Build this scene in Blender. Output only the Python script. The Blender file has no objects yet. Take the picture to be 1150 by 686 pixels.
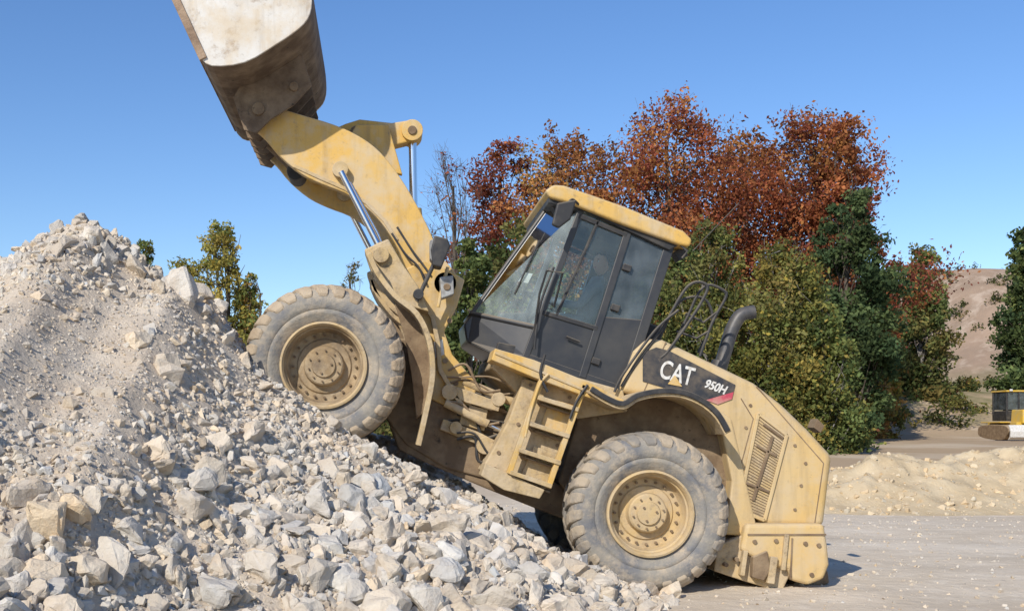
import bpy, bmesh, math, random
import numpy as np
from mathutils import Vector, Matrix, Euler
from mathutils import noise as mnoise
random.seed(7); rng=np.random.default_rng(7)
scene=bpy.context.scene
D=11.0; S=116.0; U0=430.0; V0=482.0; HC=1.6
# drawing units (116 per metre) -> metres, for a part whose near face lies y metres behind the near tyre plane
def P(u,v,y=0.0):
    k=(1+y/D)/S
    return Vector(((u-U0)*k, y, HC+(V0-v)*k))
# ------------------------------------------------------------ materials
def nodes_of(m):
    m.use_nodes=True; nt=m.node_tree; nt.nodes.clear(); return nt
def mat(name,c1,c2=None,c3=None,scale=3,rough=0.7,metal=0,bump=0.0,bscale=30,t1=(0.4,0.65),t3=(0.6,0.7),s3=9,spec=0.4,attr=None,streak=0,dust=0,dustc=(0.53,0.42,0.275)):
    m=bpy.data.materials.new(name); nt=nodes_of(m); N=nt.nodes; L=nt.links
    out=N.new('ShaderNodeOutputMaterial'); b=N.new('ShaderNodeBsdfPrincipled')
    L.new(b.outputs[0],out.inputs[0])
    b.inputs['Roughness'].default_value=rough; b.inputs['Metallic'].default_value=metal
    b.inputs['Specular IOR Level'].default_value=spec
    tc=N.new('ShaderNodeTexCoord')
    def nz(sc,det=6,ro=0.6,st=None):
        n=N.new('ShaderNodeTexNoise'); n.inputs['Scale'].default_value=sc; n.inputs['Detail'].default_value=det
        n.inputs['Roughness'].default_value=ro
        if st:
            mp=N.new('ShaderNodeMapping'); mp.inputs['Scale'].default_value=st; L.new(tc.outputs['Object'],mp.inputs[0]); L.new(mp.outputs[0],n.inputs['Vector'])
        else: L.new(tc.outputs['Object'],n.inputs['Vector'])
        return n
    def ramp(n,a,bb,hi=1.0):
        r=N.new('ShaderNodeMapRange'); r.inputs[1].default_value=a; r.inputs[2].default_value=bb; r.inputs[4].default_value=hi
        L.new(n.outputs[0],r.inputs[0]); return r
    def mix(f,A,B,mode='MIX'):
        x=N.new('ShaderNodeMix'); x.data_type='RGBA'; x.blend_type=mode
        if f is None: x.inputs[0].default_value=1
        elif isinstance(f,float): x.inputs[0].default_value=f
        else: L.new(f.outputs[0],x.inputs[0])
        for i,c in ((6,A),(7,B)):
            if isinstance(c,tuple): x.inputs[i].default_value=(*c,1)
            else: L.new(c,x.inputs[i])
        return x.outputs[2]
    col=c1
    if c2: col=mix(ramp(nz(scale),*t1),col,c2)
    if c3: col=mix(ramp(nz(s3,8,0.7),*t3),col,c3)
    if streak:
        col=mix(ramp(nz(9,5,.6,(1,1,.10)),.50,.72,streak),col,(0.22,0.16,0.10))
        col=mix(ramp(nz(16,8,.75),.57,.68,streak),col,(0.20,0.15,0.10))
        col=mix(ramp(nz(3.2,8,.7),.44,.62,min(1,streak*1.4)),col,dustc)
    if dust:
        ge=N.new('ShaderNodeNewGeometry'); sp=N.new('ShaderNodeSeparateXYZ'); L.new(ge.outputs['Normal'],sp.inputs[0])
        r=N.new('ShaderNodeMapRange'); r.inputs[1].default_value=.15; r.inputs[2].default_value=.9; r.inputs[4].default_value=dust; L.new(sp.outputs[2],r.inputs[0])
        col=mix(r,col,dustc)
    if attr:
        a=N.new('ShaderNodeAttribute'); a.attribute_name=attr
        col=mix(None,col,a.outputs['Color'],'MULTIPLY')
    if isinstance(col,tuple): b.inputs['Base Color'].default_value=(*col,1)
    else: L.new(col,b.inputs['Base Color'])
    if bump>0:
        bn=N.new('ShaderNodeBump'); bn.inputs['Strength'].default_value=bump; bn.inputs['Distance'].default_value=0.03
        n=nz(bscale,8,0.65); L.new(n.outputs[0],bn.inputs['Height']); L.new(bn.outputs[0],b.inputs['Normal'])
    return m
M={}
M['yel']=mat('dusty_yellow_paint',(0.60,0.37,0.095),(0.56,0.395,0.17),(0.36,0.26,0.14),scale=1.6,rough=0.65,bump=0.09,bscale=60,t3=(0.60,0.80),s3=5,streak=.48,dust=.6)
M['hood']=mat('dusty_hood_paint',(0.58,0.39,0.15),(0.55,0.41,0.215),(0.46,0.34,0.19),scale=1.3,rough=0.66,bump=0.06,bscale=60,t3=(0.56,0.83),s3=4,streak=.40,dust=.5)
M['dirt']=mat('caked_yellow_paint',(0.49,0.35,0.165),(0.42,0.325,0.205),(0.18,0.135,0.09),scale=4,rough=0.85,bump=0.35,bscale=25,t3=(0.52,0.70),s3=10,streak=.55,dust=.6)
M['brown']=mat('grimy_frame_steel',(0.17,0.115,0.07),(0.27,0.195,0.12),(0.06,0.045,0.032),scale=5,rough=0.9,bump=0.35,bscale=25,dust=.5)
M['blk']=mat('black_cab_paint',(0.030,0.032,0.038),(0.075,0.070,0.063),scale=2.5,rough=0.38,t1=(0.4,0.8),dust=.4)
M['blkm']=mat('matt_black_plastic',(0.026,0.026,0.028),(0.09,0.080,0.068),scale=6,rough=0.6,t1=(0.45,0.8),dust=.35)
M['tyre']=mat('dusty_rubber',(0.175,0.175,0.18),(0.29,0.265,0.225),(0.42,0.35,0.265),scale=3.2,rough=0.95,bump=0.45,bscale=28,t1=(0.38,0.58),t3=(0.47,0.64),s3=5,spec=.12)
M['tread']=mat('muddy_tread_rubber',(0.23,0.21,0.185),(0.41,0.335,0.245),(0.49,0.41,0.31),scale=3.0,rough=0.95,bump=0.5,bscale=24,t1=(0.36,0.55),s3=8,spec=.12)
M['treadm']=mat('mud_caked_tread',(0.37,0.285,0.195),(0.46,0.37,0.265),(0.25,0.21,0.17),scale=3.0,rough=0.95,bump=0.7,bscale=18,t1=(0.38,0.58),s3=8,spec=.12)
M['rim']=mat('tan_rim_paint',(0.53,0.38,0.185),(0.46,0.35,0.215),(0.26,0.19,0.125),scale=6,rough=0.85,bump=0.2,bscale=40,t3=(0.53,0.73),streak=.4)
M['rimd']=mat('muddy_rim_paint',(0.31,0.215,0.115),(0.21,0.155,0.10),(0.43,0.325,0.18),scale=6,rough=0.9,bump=0.35,bscale=30,t3=(0.6,0.75),streak=.4)
M['chrome']=mat('cylinder_rod_chrome',(0.75,0.76,0.78),rough=0.18,metal=1.0)
M['worn']=mat('worn_bucket_steel',(0.60,0.575,0.53),(0.48,0.43,0.36),(0.27,0.18,0.11),scale=2.5,rough=0.5,metal=0.0,bump=0.12,bscale=14,t1=(0.45,0.8),t3=(0.55,0.72),s3=5,streak=.45)
M['bkt']=mat('muddy_bucket_steel',(0.12,0.08,0.05),(0.24,0.175,0.115),(0.035,0.03,0.025),scale=4,rough=0.85,bump=0.3,bscale=20)
M['bktedge']=mat('rusty_bucket_floor',(0.34,0.24,0.16),(0.18,0.12,0.08),(0.5,0.42,0.34),scale=6,rough=0.8,bump=0.4,bscale=25)
M['white']=mat('white_label',(0.68,0.67,0.64),(0.50,0.46,0.40),scale=20,rough=0.6)
M['red']=mat('red_decal',(0.45,0.06,0.09),(0.5,0.28,0.22),scale=5,rough=0.5)
M['decal']=mat('black_decal',(0.03,0.032,0.038),(0.11,0.09,0.07),(0.24,0.18,0.12),scale=8,rough=0.5,t3=(.6,.8))
M['grey']=mat('grey_steel',(0.35,0.35,0.34),(0.2,0.19,0.18),scale=10,rough=0.6)
M['seat']=mat('seat_fabric',(0.05,0.05,0.055),rough=0.9)
M['exh']=mat('exhaust_steel',(0.06,0.062,0.07),(0.12,0.11,0.10),scale=6,rough=0.5,metal=0.3)
M['skin']=mat('skin',(0.60,0.34,0.24),rough=0.55)
M['shirt']=mat('work_shirt',(0.20,0.22,0.27),(0.15,0.17,0.22),scale=10,rough=0.9)
M['hair']=mat('hair',(0.04,0.025,0.015),rough=0.8)
M['rock']=mat('limestone_rock',(0.58,0.50,0.405),(0.65,0.585,0.49),(0.49,0.395,0.295),scale=3,rough=0.95,bump=0.6,bscale=35,attr='Col',s3=5,t3=(0.52,0.72),spec=.12)
M['soil']=mat('limestone_rubble_soil',(0.53,0.44,0.34),(0.61,0.525,0.42),(0.43,0.34,0.245),scale=2.0,rough=1,bump=0.9,bscale=26,s3=6,spec=.1)
M['mound']=mat('yellow_gravel_soil',(0.56,0.45,0.295),(0.46,0.355,0.22),(0.62,0.545,0.41),scale=1.5,rough=1,bump=0.9,bscale=10,s3=5,spec=.1)
M['bark']=mat('bark',(0.12,0.095,0.075),(0.06,0.05,0.04),scale=6,rough=0.95)
def glass(name,tint,dust,dfac):
    m=bpy.data.materials.new(name); nt=nodes_of(m); N=nt.nodes; L=nt.links
    out=N.new('ShaderNodeOutputMaterial'); t=N.new('ShaderNodeBsdfTransparent'); t.inputs[0].default_value=(*tint,1)
    g=N.new('ShaderNodeBsdfGlossy'); g.inputs['Roughness'].default_value=0.04
    f=N.new('ShaderNodeFresnel'); f.inputs[0].default_value=1.5
    d=N.new('ShaderNodeBsdfDiffuse'); d.inputs[0].default_value=(*dust,1)
    m1=N.new('ShaderNodeMixShader'); m2=N.new('ShaderNodeMixShader')
    n=N.new('ShaderNodeTexNoise'); n.inputs['Scale'].default_value=4; n.inputs['Detail'].default_value=6
    mr=N.new('ShaderNodeMapRange'); mr.inputs[1].default_value=.3; mr.inputs[2].default_value=.7; mr.inputs[3].default_value=dfac*.5; mr.inputs[4].default_value=dfac*1.5
    L.new(n.outputs[0],mr.inputs[0]); L.new(mr.outputs[0],m1.inputs[0]); L.new(t.outputs[0],m1.inputs[1]); L.new(d.outputs[0],m1.inputs[2])
    L.new(f.outputs[0],m2.inputs[0]); L.new(m1.outputs[0],m2.inputs[1]); L.new(g.outputs[0],m2.inputs[2]); L.new(m2.outputs[0],out.inputs[0])
    return m
M['glass']=glass('cab_glass',(0.90,0.95,0.93),(0.45,0.50,0.48),0.06)
M['glassf']=glass('front_cab_glass',(0.80,0.88,0.86),(0.48,0.56,0.55),0.28)  # pale diffuse film: dust plus hazy sky reflection painted into the glass
M['glassd']=glass('dark_cab_glass',(0.45,0.50,0.52),(0.26,0.30,0.32),0.22)
def leafmat(name):
    m=bpy.data.materials.new(name); nt=nodes_of(m); N=nt.nodes; L=nt.links
    out=N.new('ShaderNodeOutputMaterial'); a=N.new('ShaderNodeAttribute'); a.attribute_name='Col'
    d=N.new('ShaderNodeBsdfDiffuse'); t=N.new('ShaderNodeBsdfTranslucent'); mx=N.new('ShaderNodeMixShader'); mx.inputs[0].default_value=0.4
    L.new(a.outputs['Color'],d.inputs[0]); L.new(a.outputs['Color'],t.inputs[0]); L.new(d.outputs[0],mx.inputs[1]); L.new(t.outputs[0],mx.inputs[2]); L.new(mx.outputs[0],out.inputs[0]); return m
M['leaf']=leafmat('leaves')
# ------------------------------------------------------------ mesh helpers
def link(o,parent=None):
    scene.collection.objects.link(o)
    if parent:
        o.parent=parent; o.matrix_parent_inverse=parent.matrix_world.inverted()
    return o
def empty(name,loc):
    e=bpy.data.objects.new(name,None); scene.collection.objects.link(e); e.location=loc
    e.matrix_world=Matrix.Translation(loc); e.empty_display_size=.3; return e
def np_mesh(name,V,F,m,parent=None,col=None,smooth=False):
    V=np.asarray(V,dtype=np.float32); F=np.asarray(F,dtype=np.int32); k=F.shape[1]
    me=bpy.data.meshes.new(name); me.vertices.add(len(V)); me.vertices.foreach_set('co',V.ravel())
    me.loops.add(F.size); me.loops.foreach_set('vertex_index',F.ravel())
    me.polygons.add(len(F)); me.polygons.foreach_set('loop_start',np.arange(0,F.size,k,dtype=np.int32))
    me.update(calc_edges=True)
    me.polygons.foreach_set('use_smooth',np.full(len(F),smooth,dtype=bool))
    if col is not None:
        a=me.color_attributes.new('Col','FLOAT_COLOR','POINT')
        c=np.ones((len(V),4),dtype=np.float32); c[:,:3]=col; a.data.foreach_set('color',c.ravel())
    me.materials.append(m); o=bpy.data.objects.new(name,me); return link(o,parent)
def pyobj(name,verts,faces,m,parent,bevel=0,smooth=False,seg=2):
    me=bpy.data.meshes.new(name); me.from_pydata([tuple(v) for v in verts],[],faces); me.update()
    bm=bmesh.new(); bm.from_mesh(me); bmesh.ops.recalc_face_normals(bm,faces=bm.faces[:]); bm.to_mesh(me); bm.free()
    if smooth: me.polygons.foreach_set('use_smooth',[True]*len(me.polygons))
    me.materials.append(m); o=bpy.data.objects.new(name,me); link(o,parent)
    if bevel>0:
        b=o.modifiers.new('bevel','BEVEL'); b.width=bevel; b.segments=seg; b.limit_method='ANGLE'; b.angle_limit=math.radians(35)
    return o
LD=None
def mirY(v): return Vector((v[0],2.8-v[1],v[2]))
def plate(name,pts,y0,y1,m,bevel=0.008,mir=False,parent=None,seg=2):
    A=[P(u,v,y0) for u,v in pts]; n=len(A)
    def mk(nm,A,B):
        f=[list(range(n)),list(range(2*n-1,n-1,-1))]+[[i,(i+1)%n,n+(i+1)%n,n+i] for i in range(n)]
        return pyobj(nm,A+B,f,m,parent or LD,bevel,seg=seg)
    B=[Vector((a.x,y1,a.z)) for a in A]
    o=mk(name,A,B)
    if mir: mk(name+'_far',[mirY(a) for a in A],[mirY(b) for b in B])
    return o
def bar(name,a,b,w,y0,y1,m,bevel=0.006,mir=False):
    d=Vector((b[0]-a[0],b[1]-a[1])).normalized(); n=Vector((-d.y,d.x))*w/2
    return plate(name,[(a[0]+n.x,a[1]+n.y),(b[0]+n.x,b[1]+n.y),(b[0]-n.x,b[1]-n.y),(a[0]-n.x,a[1]-n.y)],y0,y1,m,bevel,mir)
def strip(name,path,th,y0,y1,m,mir=False,bevel=0.006):
    # curved plate following a path; thickness th (drawing units)
    L=[];R=[]
    for i,p in enumerate(path):
        a=Vector(path[max(i-1,0)]); b=Vector(path[min(i+1,len(path)-1)]); d=(b-a).normalized(); n=Vector((-d.y,d.x))*th/2
        q=Vector(p); L.append((q.x+n.x,q.y+n.y)); R.append((q.x-n.x,q.y-n.y))
    return plate(name,L+R[::-1],y0,y1,m,bevel,mir)
def tube3(name,pts,r,m,parent=None,seg=12,r1=None):
    pts=[Vector(p) for p in pts]; V=[];F=[]; n=len(pts); prev=None
    for i,p in enumerate(pts):
        d=(pts[min(i+1,n-1)]-pts[max(i-1,0)]).normalized()
        if prev is None:
            a=d.orthogonal().normalized()
        else:
            a=(prev-d*prev.dot(d)).normalized()
        prev=a; b=d.cross(a); rr=r if r1 is None else r+(r1-r)*i/(n-1)
        for k in range(seg):
            t=2*math.pi*k/seg; V.append(p+a*(rr*math.cos(t))+b*(rr*math.sin(t)))
    for i in range(n-1):
        for k in range(seg):
            F.append([i*seg+k,i*seg+(k+1)%seg,(i+1)*seg+(k+1)%seg,(i+1)*seg+k])
    F.append(list(range(seg))[::-1]); F.append([(n-1)*seg+k for k in range(seg)])
    o=pyobj(name,V,F,m,parent or LD,0,smooth=True)
    o.modifiers.new('es','EDGE_SPLIT').split_angle=math.radians(50); return o
def smoothpath(pts,n=6):
    pts=[Vector(p) for p in pts]; out=[]
    for i in range(len(pts)-1):
        p0=pts[max(i-1,0)];p1=pts[i];p2=pts[i+1];p3=pts[min(i+2,len(pts)-1)]
        for k in range(n):
            t=k/n; out.append(0.5*((2*p1)+(-p0+p2)*t+(2*p0-5*p1+4*p2-p3)*t*t+(-p0+3*p1-3*p2+p3)*t**3))
    out.append(pts[-1]); return out
def tube(name,pts,y,r,m,sm=False,mir=False):
    q=[P(p[0],p[1],p[2] if len(p)>2 else y) for p in pts]
    if sm: q=smoothpath(q)
    tube3(name,q,r,m)
    if mir: tube3(name+'_far',[mirY(a) for a in q],r,m)
def cyl(name,u,v,rpx,y0,y1,m,seg=28,mir=False,bevel=0.006):
    c=P(u,v,y0); r=rpx/S*(1+y0/D)
    def mk(nm,ya,yb):
        V=[Vector((c.x+r*math.cos(2*math.pi*k/seg),yy,c.z+r*math.sin(2*math.pi*k/seg))) for yy in (ya,yb) for k in range(seg)]
        F=[list(range(seg)),list(range(2*seg-1,seg-1,-1))]+[[k,(k+1)%seg,seg+(k+1)%seg,seg+k] for k in range(seg)]
        pyobj(nm,V,F,m,LD,bevel)
    mk(name,y0,y1)
    if mir: mk(name+'_far',2.8-y0,2.8-y1)
def lathe(name,prof,c,m,parent,seg=72,flip=False,smooth=True,split=35):
    V=[];F=[];n=len(prof)
    for k in range(seg):
        t=2*math.pi*k/seg
        for r,y in prof:
            yy=-y if flip else y
            V.append((c[0]+r*math.cos(t),c[1]+yy,c[2]+r*math.sin(t)))
    for k in range(seg):
        for i in range(n-1):
            F.append([k*n+i,k*n+i+1,((k+1)%seg)*n+i+1,((k+1)%seg)*n+i])
    o=pyobj(name,V,F,m,parent,0,smooth=smooth); o.modifiers.new('es','EDGE_SPLIT').split_angle=math.radians(split); return o
# ------------------------------------------------------------ noise
def vnoise(x,y,seed=0):
    xi=np.floor(x).astype(np.int64); yi=np.floor(y).astype(np.int64); fx=x-xi; fy=y-yi
    fx=fx*fx*(3-2*fx); fy=fy*fy*(3-2*fy)
    def h(a,b):
        n=(a*374761393+b*668265263+seed*144269)&0x7fffffff
        n=((n^(n>>13))*1274126177)&0x7fffffff
        return ((n^(n>>16))&0xffff)/65535.0
    return (h(xi,yi)*(1-fx)+h(xi+1,yi)*fx)*(1-fy)+(h(xi,yi+1)*(1-fx)+h(xi+1,yi+1)*fx)*fy
def fbm(x,y,oct=5,seed=0):
    s=0;a=.5
    for o in range(oct): s=s+a*(vnoise(x*2**o+17.3*o,y*2**o+5.1*o,seed+o)-.5); a*=.55
    return s
def sst(t): t=np.clip(t,0,1); return t*t*(3-2*t)
# ------------------------------------------------------------ ground
def G(x,y):
    g=1.0*sst((y-12)/38)+ 0.07*fbm(x*.5,y*.5,4,3)
    g=g+3.2*sst((y-53)/15)*sst((x-12)/20)
    g=g+13.8*sst((x-42)/18)*sst((y-76)/31)*(1+.25*fbm(x*.06,y*.06,4,9))
    g=g+0.6*fbm(x*.08,y*.08,3,4)*sst((y-20)/20)
    return g
t=np.linspace(-7.2,7.2,360); gx=np.sinh(t)*3.2+6; gy=np.sinh(t)*3.2+6
X,Y=np.meshgrid(gx,gy); Z=G(X,Y)
nx,ny=len(gx),len(gy)
def gridfaces(nx,ny):
    i=np.arange(nx-1)[None,:]+nx*np.arange(ny-1)[:,None]; i=i.ravel()
    return np.stack([i,i+1,i+nx+1,i+nx],1)
def groundmat():
    m=bpy.data.materials.new('quarry_ground'); nt=nodes_of(m); N=nt.nodes; L=nt.links
    out=N.new('ShaderNodeOutputMaterial'); b=N.new('ShaderNodeBsdfPrincipled'); L.new(b.outputs[0],out.inputs[0]); b.inputs['Roughness'].default_value=1; b.inputs['Specular IOR Level'].default_value=.03
    tc=N.new('ShaderNodeTexCoord'); sep=N.new('ShaderNodeSeparateXYZ'); L.new(tc.outputs['Object'],sep.inputs[0])
    def nz(sc,det=7,stretch=None,rot=0,dist=0):
        n=N.new('ShaderNodeTexNoise'); n.inputs['Scale'].default_value=sc; n.inputs['Detail'].default_value=det; n.inputs['Roughness'].default_value=.65; n.inputs['Distortion'].default_value=dist
        if stretch:
            mp=N.new('ShaderNodeMapping'); mp.inputs['Scale'].default_value=stretch; mp.inputs['Rotation'].default_value=(0,0,rot); L.new(tc.outputs['Object'],mp.inputs[0]); L.new(mp.outputs[0],n.inputs[0])
        else: L.new(tc.outputs['Object'],n.inputs[0])
        return n.outputs[0]
    def mr(s,a,c,hi=1):
        r=N.new('ShaderNodeMapRange'); r.inputs[1].default_value=a; r.inputs[2].default_value=c; r.inputs[4].default_value=hi; L.new(s,r.inputs[0]); return r.outputs[0]
    def mix(f,A,B):
        x=N.new('ShaderNodeMix'); x.data_type='RGBA'; L.new(f,x.inputs[0])
        for i,c in ((6,A),(7,B)):
            if isinstance(c,tuple): x.inputs[i].default_value=(*c,1)
            else: L.new(c,x.inputs[i])
        return x.outputs[2]
    def add(a,b_,op='ADD'):
        x=N.new('ShaderNodeMath'); x.operation=op
        for i,c in ((0,a),(1,b_)):
            if isinstance(c,(int,float)): x.inputs[i].default_value=c
            else: L.new(c,x.inputs[i])
        return x.outputs[0]
    c=mix(mr(nz(.55,9),.38,.62),(0.70,0.59,0.45),(0.58,0.485,0.365))
    c=mix(mr(nz(.8,9,(.35,1.0,1),.35,.6),.46,.66,.55),c,(0.45,0.375,0.285))
    c=mix(mr(nz(.6,9,(.22,1.2,1),-.2,.8),.50,.66,.5),c,(0.76,0.665,0.53))
    c=mix(mr(nz(3,9),.50,.70,.6),c,(0.78,0.69,0.56))
    c=mix(mr(nz(9,9),.57,.70,.6),c,(0.40,0.335,0.255))
    yy=add(sep.outputs[1],add(nz(.15),8,'MULTIPLY'))
    c=mix(mr(yy,16,27),c,(0.42,0.31,0.20))
    c=mix(mr(nz(.35,8,(.3,1,1)),.48,.62,.8),c,(0.55,0.45,0.33))
    gr=add(mr(yy,58,66),mr(nz(.25),.42,.60),'MULTIPLY')
    c=mix(gr,c,(0.17,0.16,0.075))
    hz=mr(sep.outputs[2],4.6,7.5)
    hc=mix(mr(nz(.12,8),.4,.65),(0.36,0.255,0.18),(0.25,0.185,0.135))
    hc=mix(mr(nz(.5,8,(1,1,.3)),.50,.64),hc,(0.43,0.335,0.255))
    c=mix(hz,c,hc)
    L.new(c,b.inputs['Base Color'])
    bn=N.new('ShaderNodeBump'); bn.inputs['Strength'].default_value=.7; bn.inputs['Distance'].default_value=.05
    L.new(nz(6,10),bn.inputs['Height']); L.new(bn.outputs[0],b.inputs['Normal'])
    return m
np_mesh('ground',np.stack([X.ravel(),Y.ravel(),Z.ravel()],1),gridfaces(nx,ny),groundmat(),smooth=True)
# ------------------------------------------------------------ rubble pile
prof=[(-700,690),(-300,420),(-120,330),(0,304),(28,300),(42,284),(62,270),(98,258),(122,264),(138,286),(165,310),(190,318),(215,322),(235,345),(252,370),(270,393),(300,428),(340,458),(400,500),(450,524),(520,563),(600,612),(640,634),(690,652),(740,668),(790,690),(1000,760)]
px=[(u-U0)/S*1.02 for u,v in prof]; pz=[HC+(V0-v)/S*1.02 for u,v in prof]
def H(x,y,detail=True):
    z0=np.interp(x,px,pz)
    z0=z0+0.22*np.exp(-((x-.6)/.7)**2)*sst((y-1.8)/1.5)
    sl=np.interp(x,[-6,-3.5,-1.5,0,1.5,3],[.62,.55,.46,.30,.16,.14])
    d=np.maximum(0,-0.3-y); yb=np.interp(x,[-1.6,-.8],[1.1,4.2]); db=np.maximum(0,y-yb)
    h=z0-sl*d-.55*db
    if detail:
        amp=sst((h+.1)/.5)
        h=h+amp*(0.34*fbm(x*.9,y*.9,4,21)+0.10*fbm(x*4,y*4,4,31))
    return np.maximum(h,-.5)
hx=np.arange(-9.5,4.2,.045); hy=np.arange(-8.5,9,.06)
X,Y=np.meshgrid(hx,hy); Z=H(X,Y)
PILE=empty('rubble_pile',Vector((-3,-1,0)))
np_mesh('soil',np.stack([X.ravel(),Y.ravel(),Z.ravel()],1),gridfaces(len(hx),len(hy)),M['soil'],PILE,smooth=True)
def proto(seed,npt,fine):
    r=random.Random(seed); bm=bmesh.new()
    for i in range(npt):
        v=Vector((r.gauss(0,1),r.gauss(0,1),r.gauss(0,1))).normalized()*r.uniform(.8,1.1)
        bm.verts.new((v.x*1.05,v.y*.9,v.z*r.uniform(.6,.85)))
    res=bmesh.ops.convex_hull(bm,input=bm.verts[:])
    bmesh.ops.delete(bm,geom=[g for g in res['geom_interior'] if isinstance(g,bmesh.types.BMVert)],context='VERTS')
    if fine:
        bmesh.ops.dissolve_limit(bm,angle_limit=math.radians(14),verts=bm.verts[:],edges=bm.edges[:])
        bmesh.ops.bevel(bm,geom=bm.edges[:]+bm.verts[:],offset=.10,segments=1,affect='EDGES',clamp_overlap=True)
        bmesh.ops.triangulate(bm,faces=bm.faces[:])
        bmesh.ops.subdivide_edges(bm,edges=bm.edges[:],cuts=1,use_grid_fill=True)
        for v in bm.verts:
            v.co+=mnoise.noise_vector(v.co*2.2+Vector((seed,0,0)))*.14+mnoise.noise_vector(v.co*5+Vector((0,seed,0)))*.065
    bmesh.ops.triangulate(bm,faces=bm.faces[:]); bm.verts.ensure_lookup_table(); bm.verts.index_update()
    V=np.array([v.co[:] for v in bm.verts]); F=np.array([[l.index for l in f.verts] for f in bm.faces]); bm.free(); return V,F
def scatter(name,pos,rad,protos,mt,parent,seed=1,tint=None):
    g=np.random.default_rng(seed); n=len(pos); pi=g.integers(0,len(protos),n); VV=[];FF=[];CC=[];off=0
    for k,(V,F) in enumerate(protos):
        idx=np.where(pi==k)[0]
        if len(idx)==0: continue
        q=g.normal(size=(len(idx),4)); q[:,1:3]*=.6; q/=np.linalg.norm(q,axis=1)[:,None]; w,x,y,z=q.T
        R=np.stack([1-2*(y*y+z*z),2*(x*y-z*w),2*(x*z+y*w),2*(x*y+z*w),1-2*(x*x+z*z),2*(y*z-x*w),2*(x*z-y*w),2*(y*z+x*w),1-2*(x*x+y*y)],1).reshape(-1,3,3)
        sc=rad[idx][:,None]*g.uniform(.75,1.25,(len(idx),3))
        W=np.einsum('nij,nvj->nvi',R,V[None]*sc[:,None,:])+pos[idx][:,None,:]
        b=g.uniform(.80,1.08,(len(idx),1)); warm=g.normal(0,.04,(len(idx),1))
        c=np.concatenate([b*(1+warm),b,b*(1-1.5*warm)],1)
        if tint is not None: c=c*np.array(tint)
        VV.append(W.reshape(-1,3)); CC.append(np.repeat(c,len(V),0)); FF.append((F[None]+(off+np.arange(len(idx))*len(V))[:,None,None]).reshape(-1,3)); off+=len(idx)*len(V)
    return np_mesh(name,np.concatenate(VV),np.concatenate(FF),mt,parent,col=np.clip(np.concatenate(CC),0,1.3))
fine=[proto(i,14,True) for i in range(14)]; coarse=[proto(100+i,13,False) for i in range(16)]
WF=P(362,410,.1); WR=P(731,578,.1)
def keep(x,y,z,r):
    k=np.ones(len(x),bool)
    for W in (WF,WR):
        for ya,yb in ((-.02,.62),(2.18,2.85)):
            k&=~((np.hypot(x-W.x,z-W.z)<.80+r*.6)&(y>ya-r*.7)&(y<yb+r))
    # keep machine belly clear
    k&=~((y>.3)&(y<2.5)&(x>-.9)&(x<3.2)&(r>.09))
    return k
def rocks(n,rmin,rmax,pw,seed,area,dens=None):
    g=np.random.default_rng(seed); x=g.uniform(area[0],area[1],n); y=g.uniform(area[2],area[3],n)
    r=rmin*(rmax/rmin)**(g.uniform(0,1,n)**pw)
    h=H(x,y); k=h>-.06
    if dens is not None: k&=g.uniform(0,1,n)<dens(x,y,h,r)
    z=np.maximum(h,0)+r*g.uniform(-.2,.3,n)
    k&=keep(x,y,z,r); return np.stack([x,y,z],1)[k],r[k]
# coarse stones gather low on the slope; a smooth dusty chute lies on the upper left flank
def chute(x,y,h): return sst((h-1.35+.7*fbm(x,y,3,91))/.5)*sst((2.95-h)/.3)*sst((-1.5-x+.8*fbm(x,y,3,92))/.6)
def dens_big(x,y,h,r):
    low=sst((1.75-h+.5*fbm(x*.8,y*.8,3,55))/1.0)
    up=.20+.55*sst((h-2.75)/.4)*(r<.15)
    n=np.clip(.6+1.6*fbm(x*1.1,y*1.1,3,77),0,1)
    return np.clip(low*.9+up*n,0,1)*(1-.88*chute(x,y,h))
p,r=rocks(5200,.055,.17,1.6,3,(-7,2.9,-6.5,1.6),dens_big); scatter('boulders',p,r,fine,M['rock'],PILE,1)
p,r=rocks(520,.11,.20,1.4,33,(-6.5,2.4,-5.5,-.4),lambda x,y,h,r:.9*sst((1.35-h)/.6)); scatter('big_boulders',p,r,fine,M['rock'],PILE,31)
def dens_s(x,y,h,r):
    low=sst((2.2-h+.5*fbm(x*.8,y*.8,3,55))/1.1); n=np.clip(.45+1.8*fbm(x*.9,y*.9,3,78),.06,1)
    return np.clip(low+n*.8,0,1)*(1-.72*chute(x,y,h))
p,r=rocks(32000,.02,.065,1.3,4,(-7,3.0,-6.5,2.0),dens_s); scatter('stones',p,r,coarse,M['rock'],PILE,2)
p,r=rocks(40000,.008,.022,1,5,(-7,3.4,-5.5,1.5)); scatter('pebbles',p,r,coarse,M['rock'],PILE,3)
p,r=rocks(3500,.03,.09,1.5,6,(-1.5,3.2,1.6,7)); scatter('back_stones',p,r,coarse,M['rock'],PILE,5)
bp=[(205,330,.25),(102,268,.16),(78,276,.13),(255,385,.15),(118,300,.12),(60,283,.12),(225,350,.13),(185,412,.16),(243,672,.24),(322,640,.17),(432,605,.17),(620,640,.19),(668,660,.15),(548,610,.14),(120,640,.2),(30,560,.17),(705,672,.13),(380,655,.15),(500,660,.18)]
q=[];rr=[]
for u,v,rad in bp:
    best=None
    for d in np.arange(5,13,.05):
        x=(u-U0)/1276*d; z=HC+(V0-v)/1276*d; y=d-D
        if H(np.array([x]),np.array([y]))[0]>=z: best=(x,y,z); break
    if best is None: best=(P(u,v,.4).x,.4,P(u,v,.4).z)
    q.append((best[0],best[1],best[2]+.02)); rr.append(rad)
scatter('large_boulders',np.array(q),np.array(rr),fine,M['rock'],PILE,9)
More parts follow.
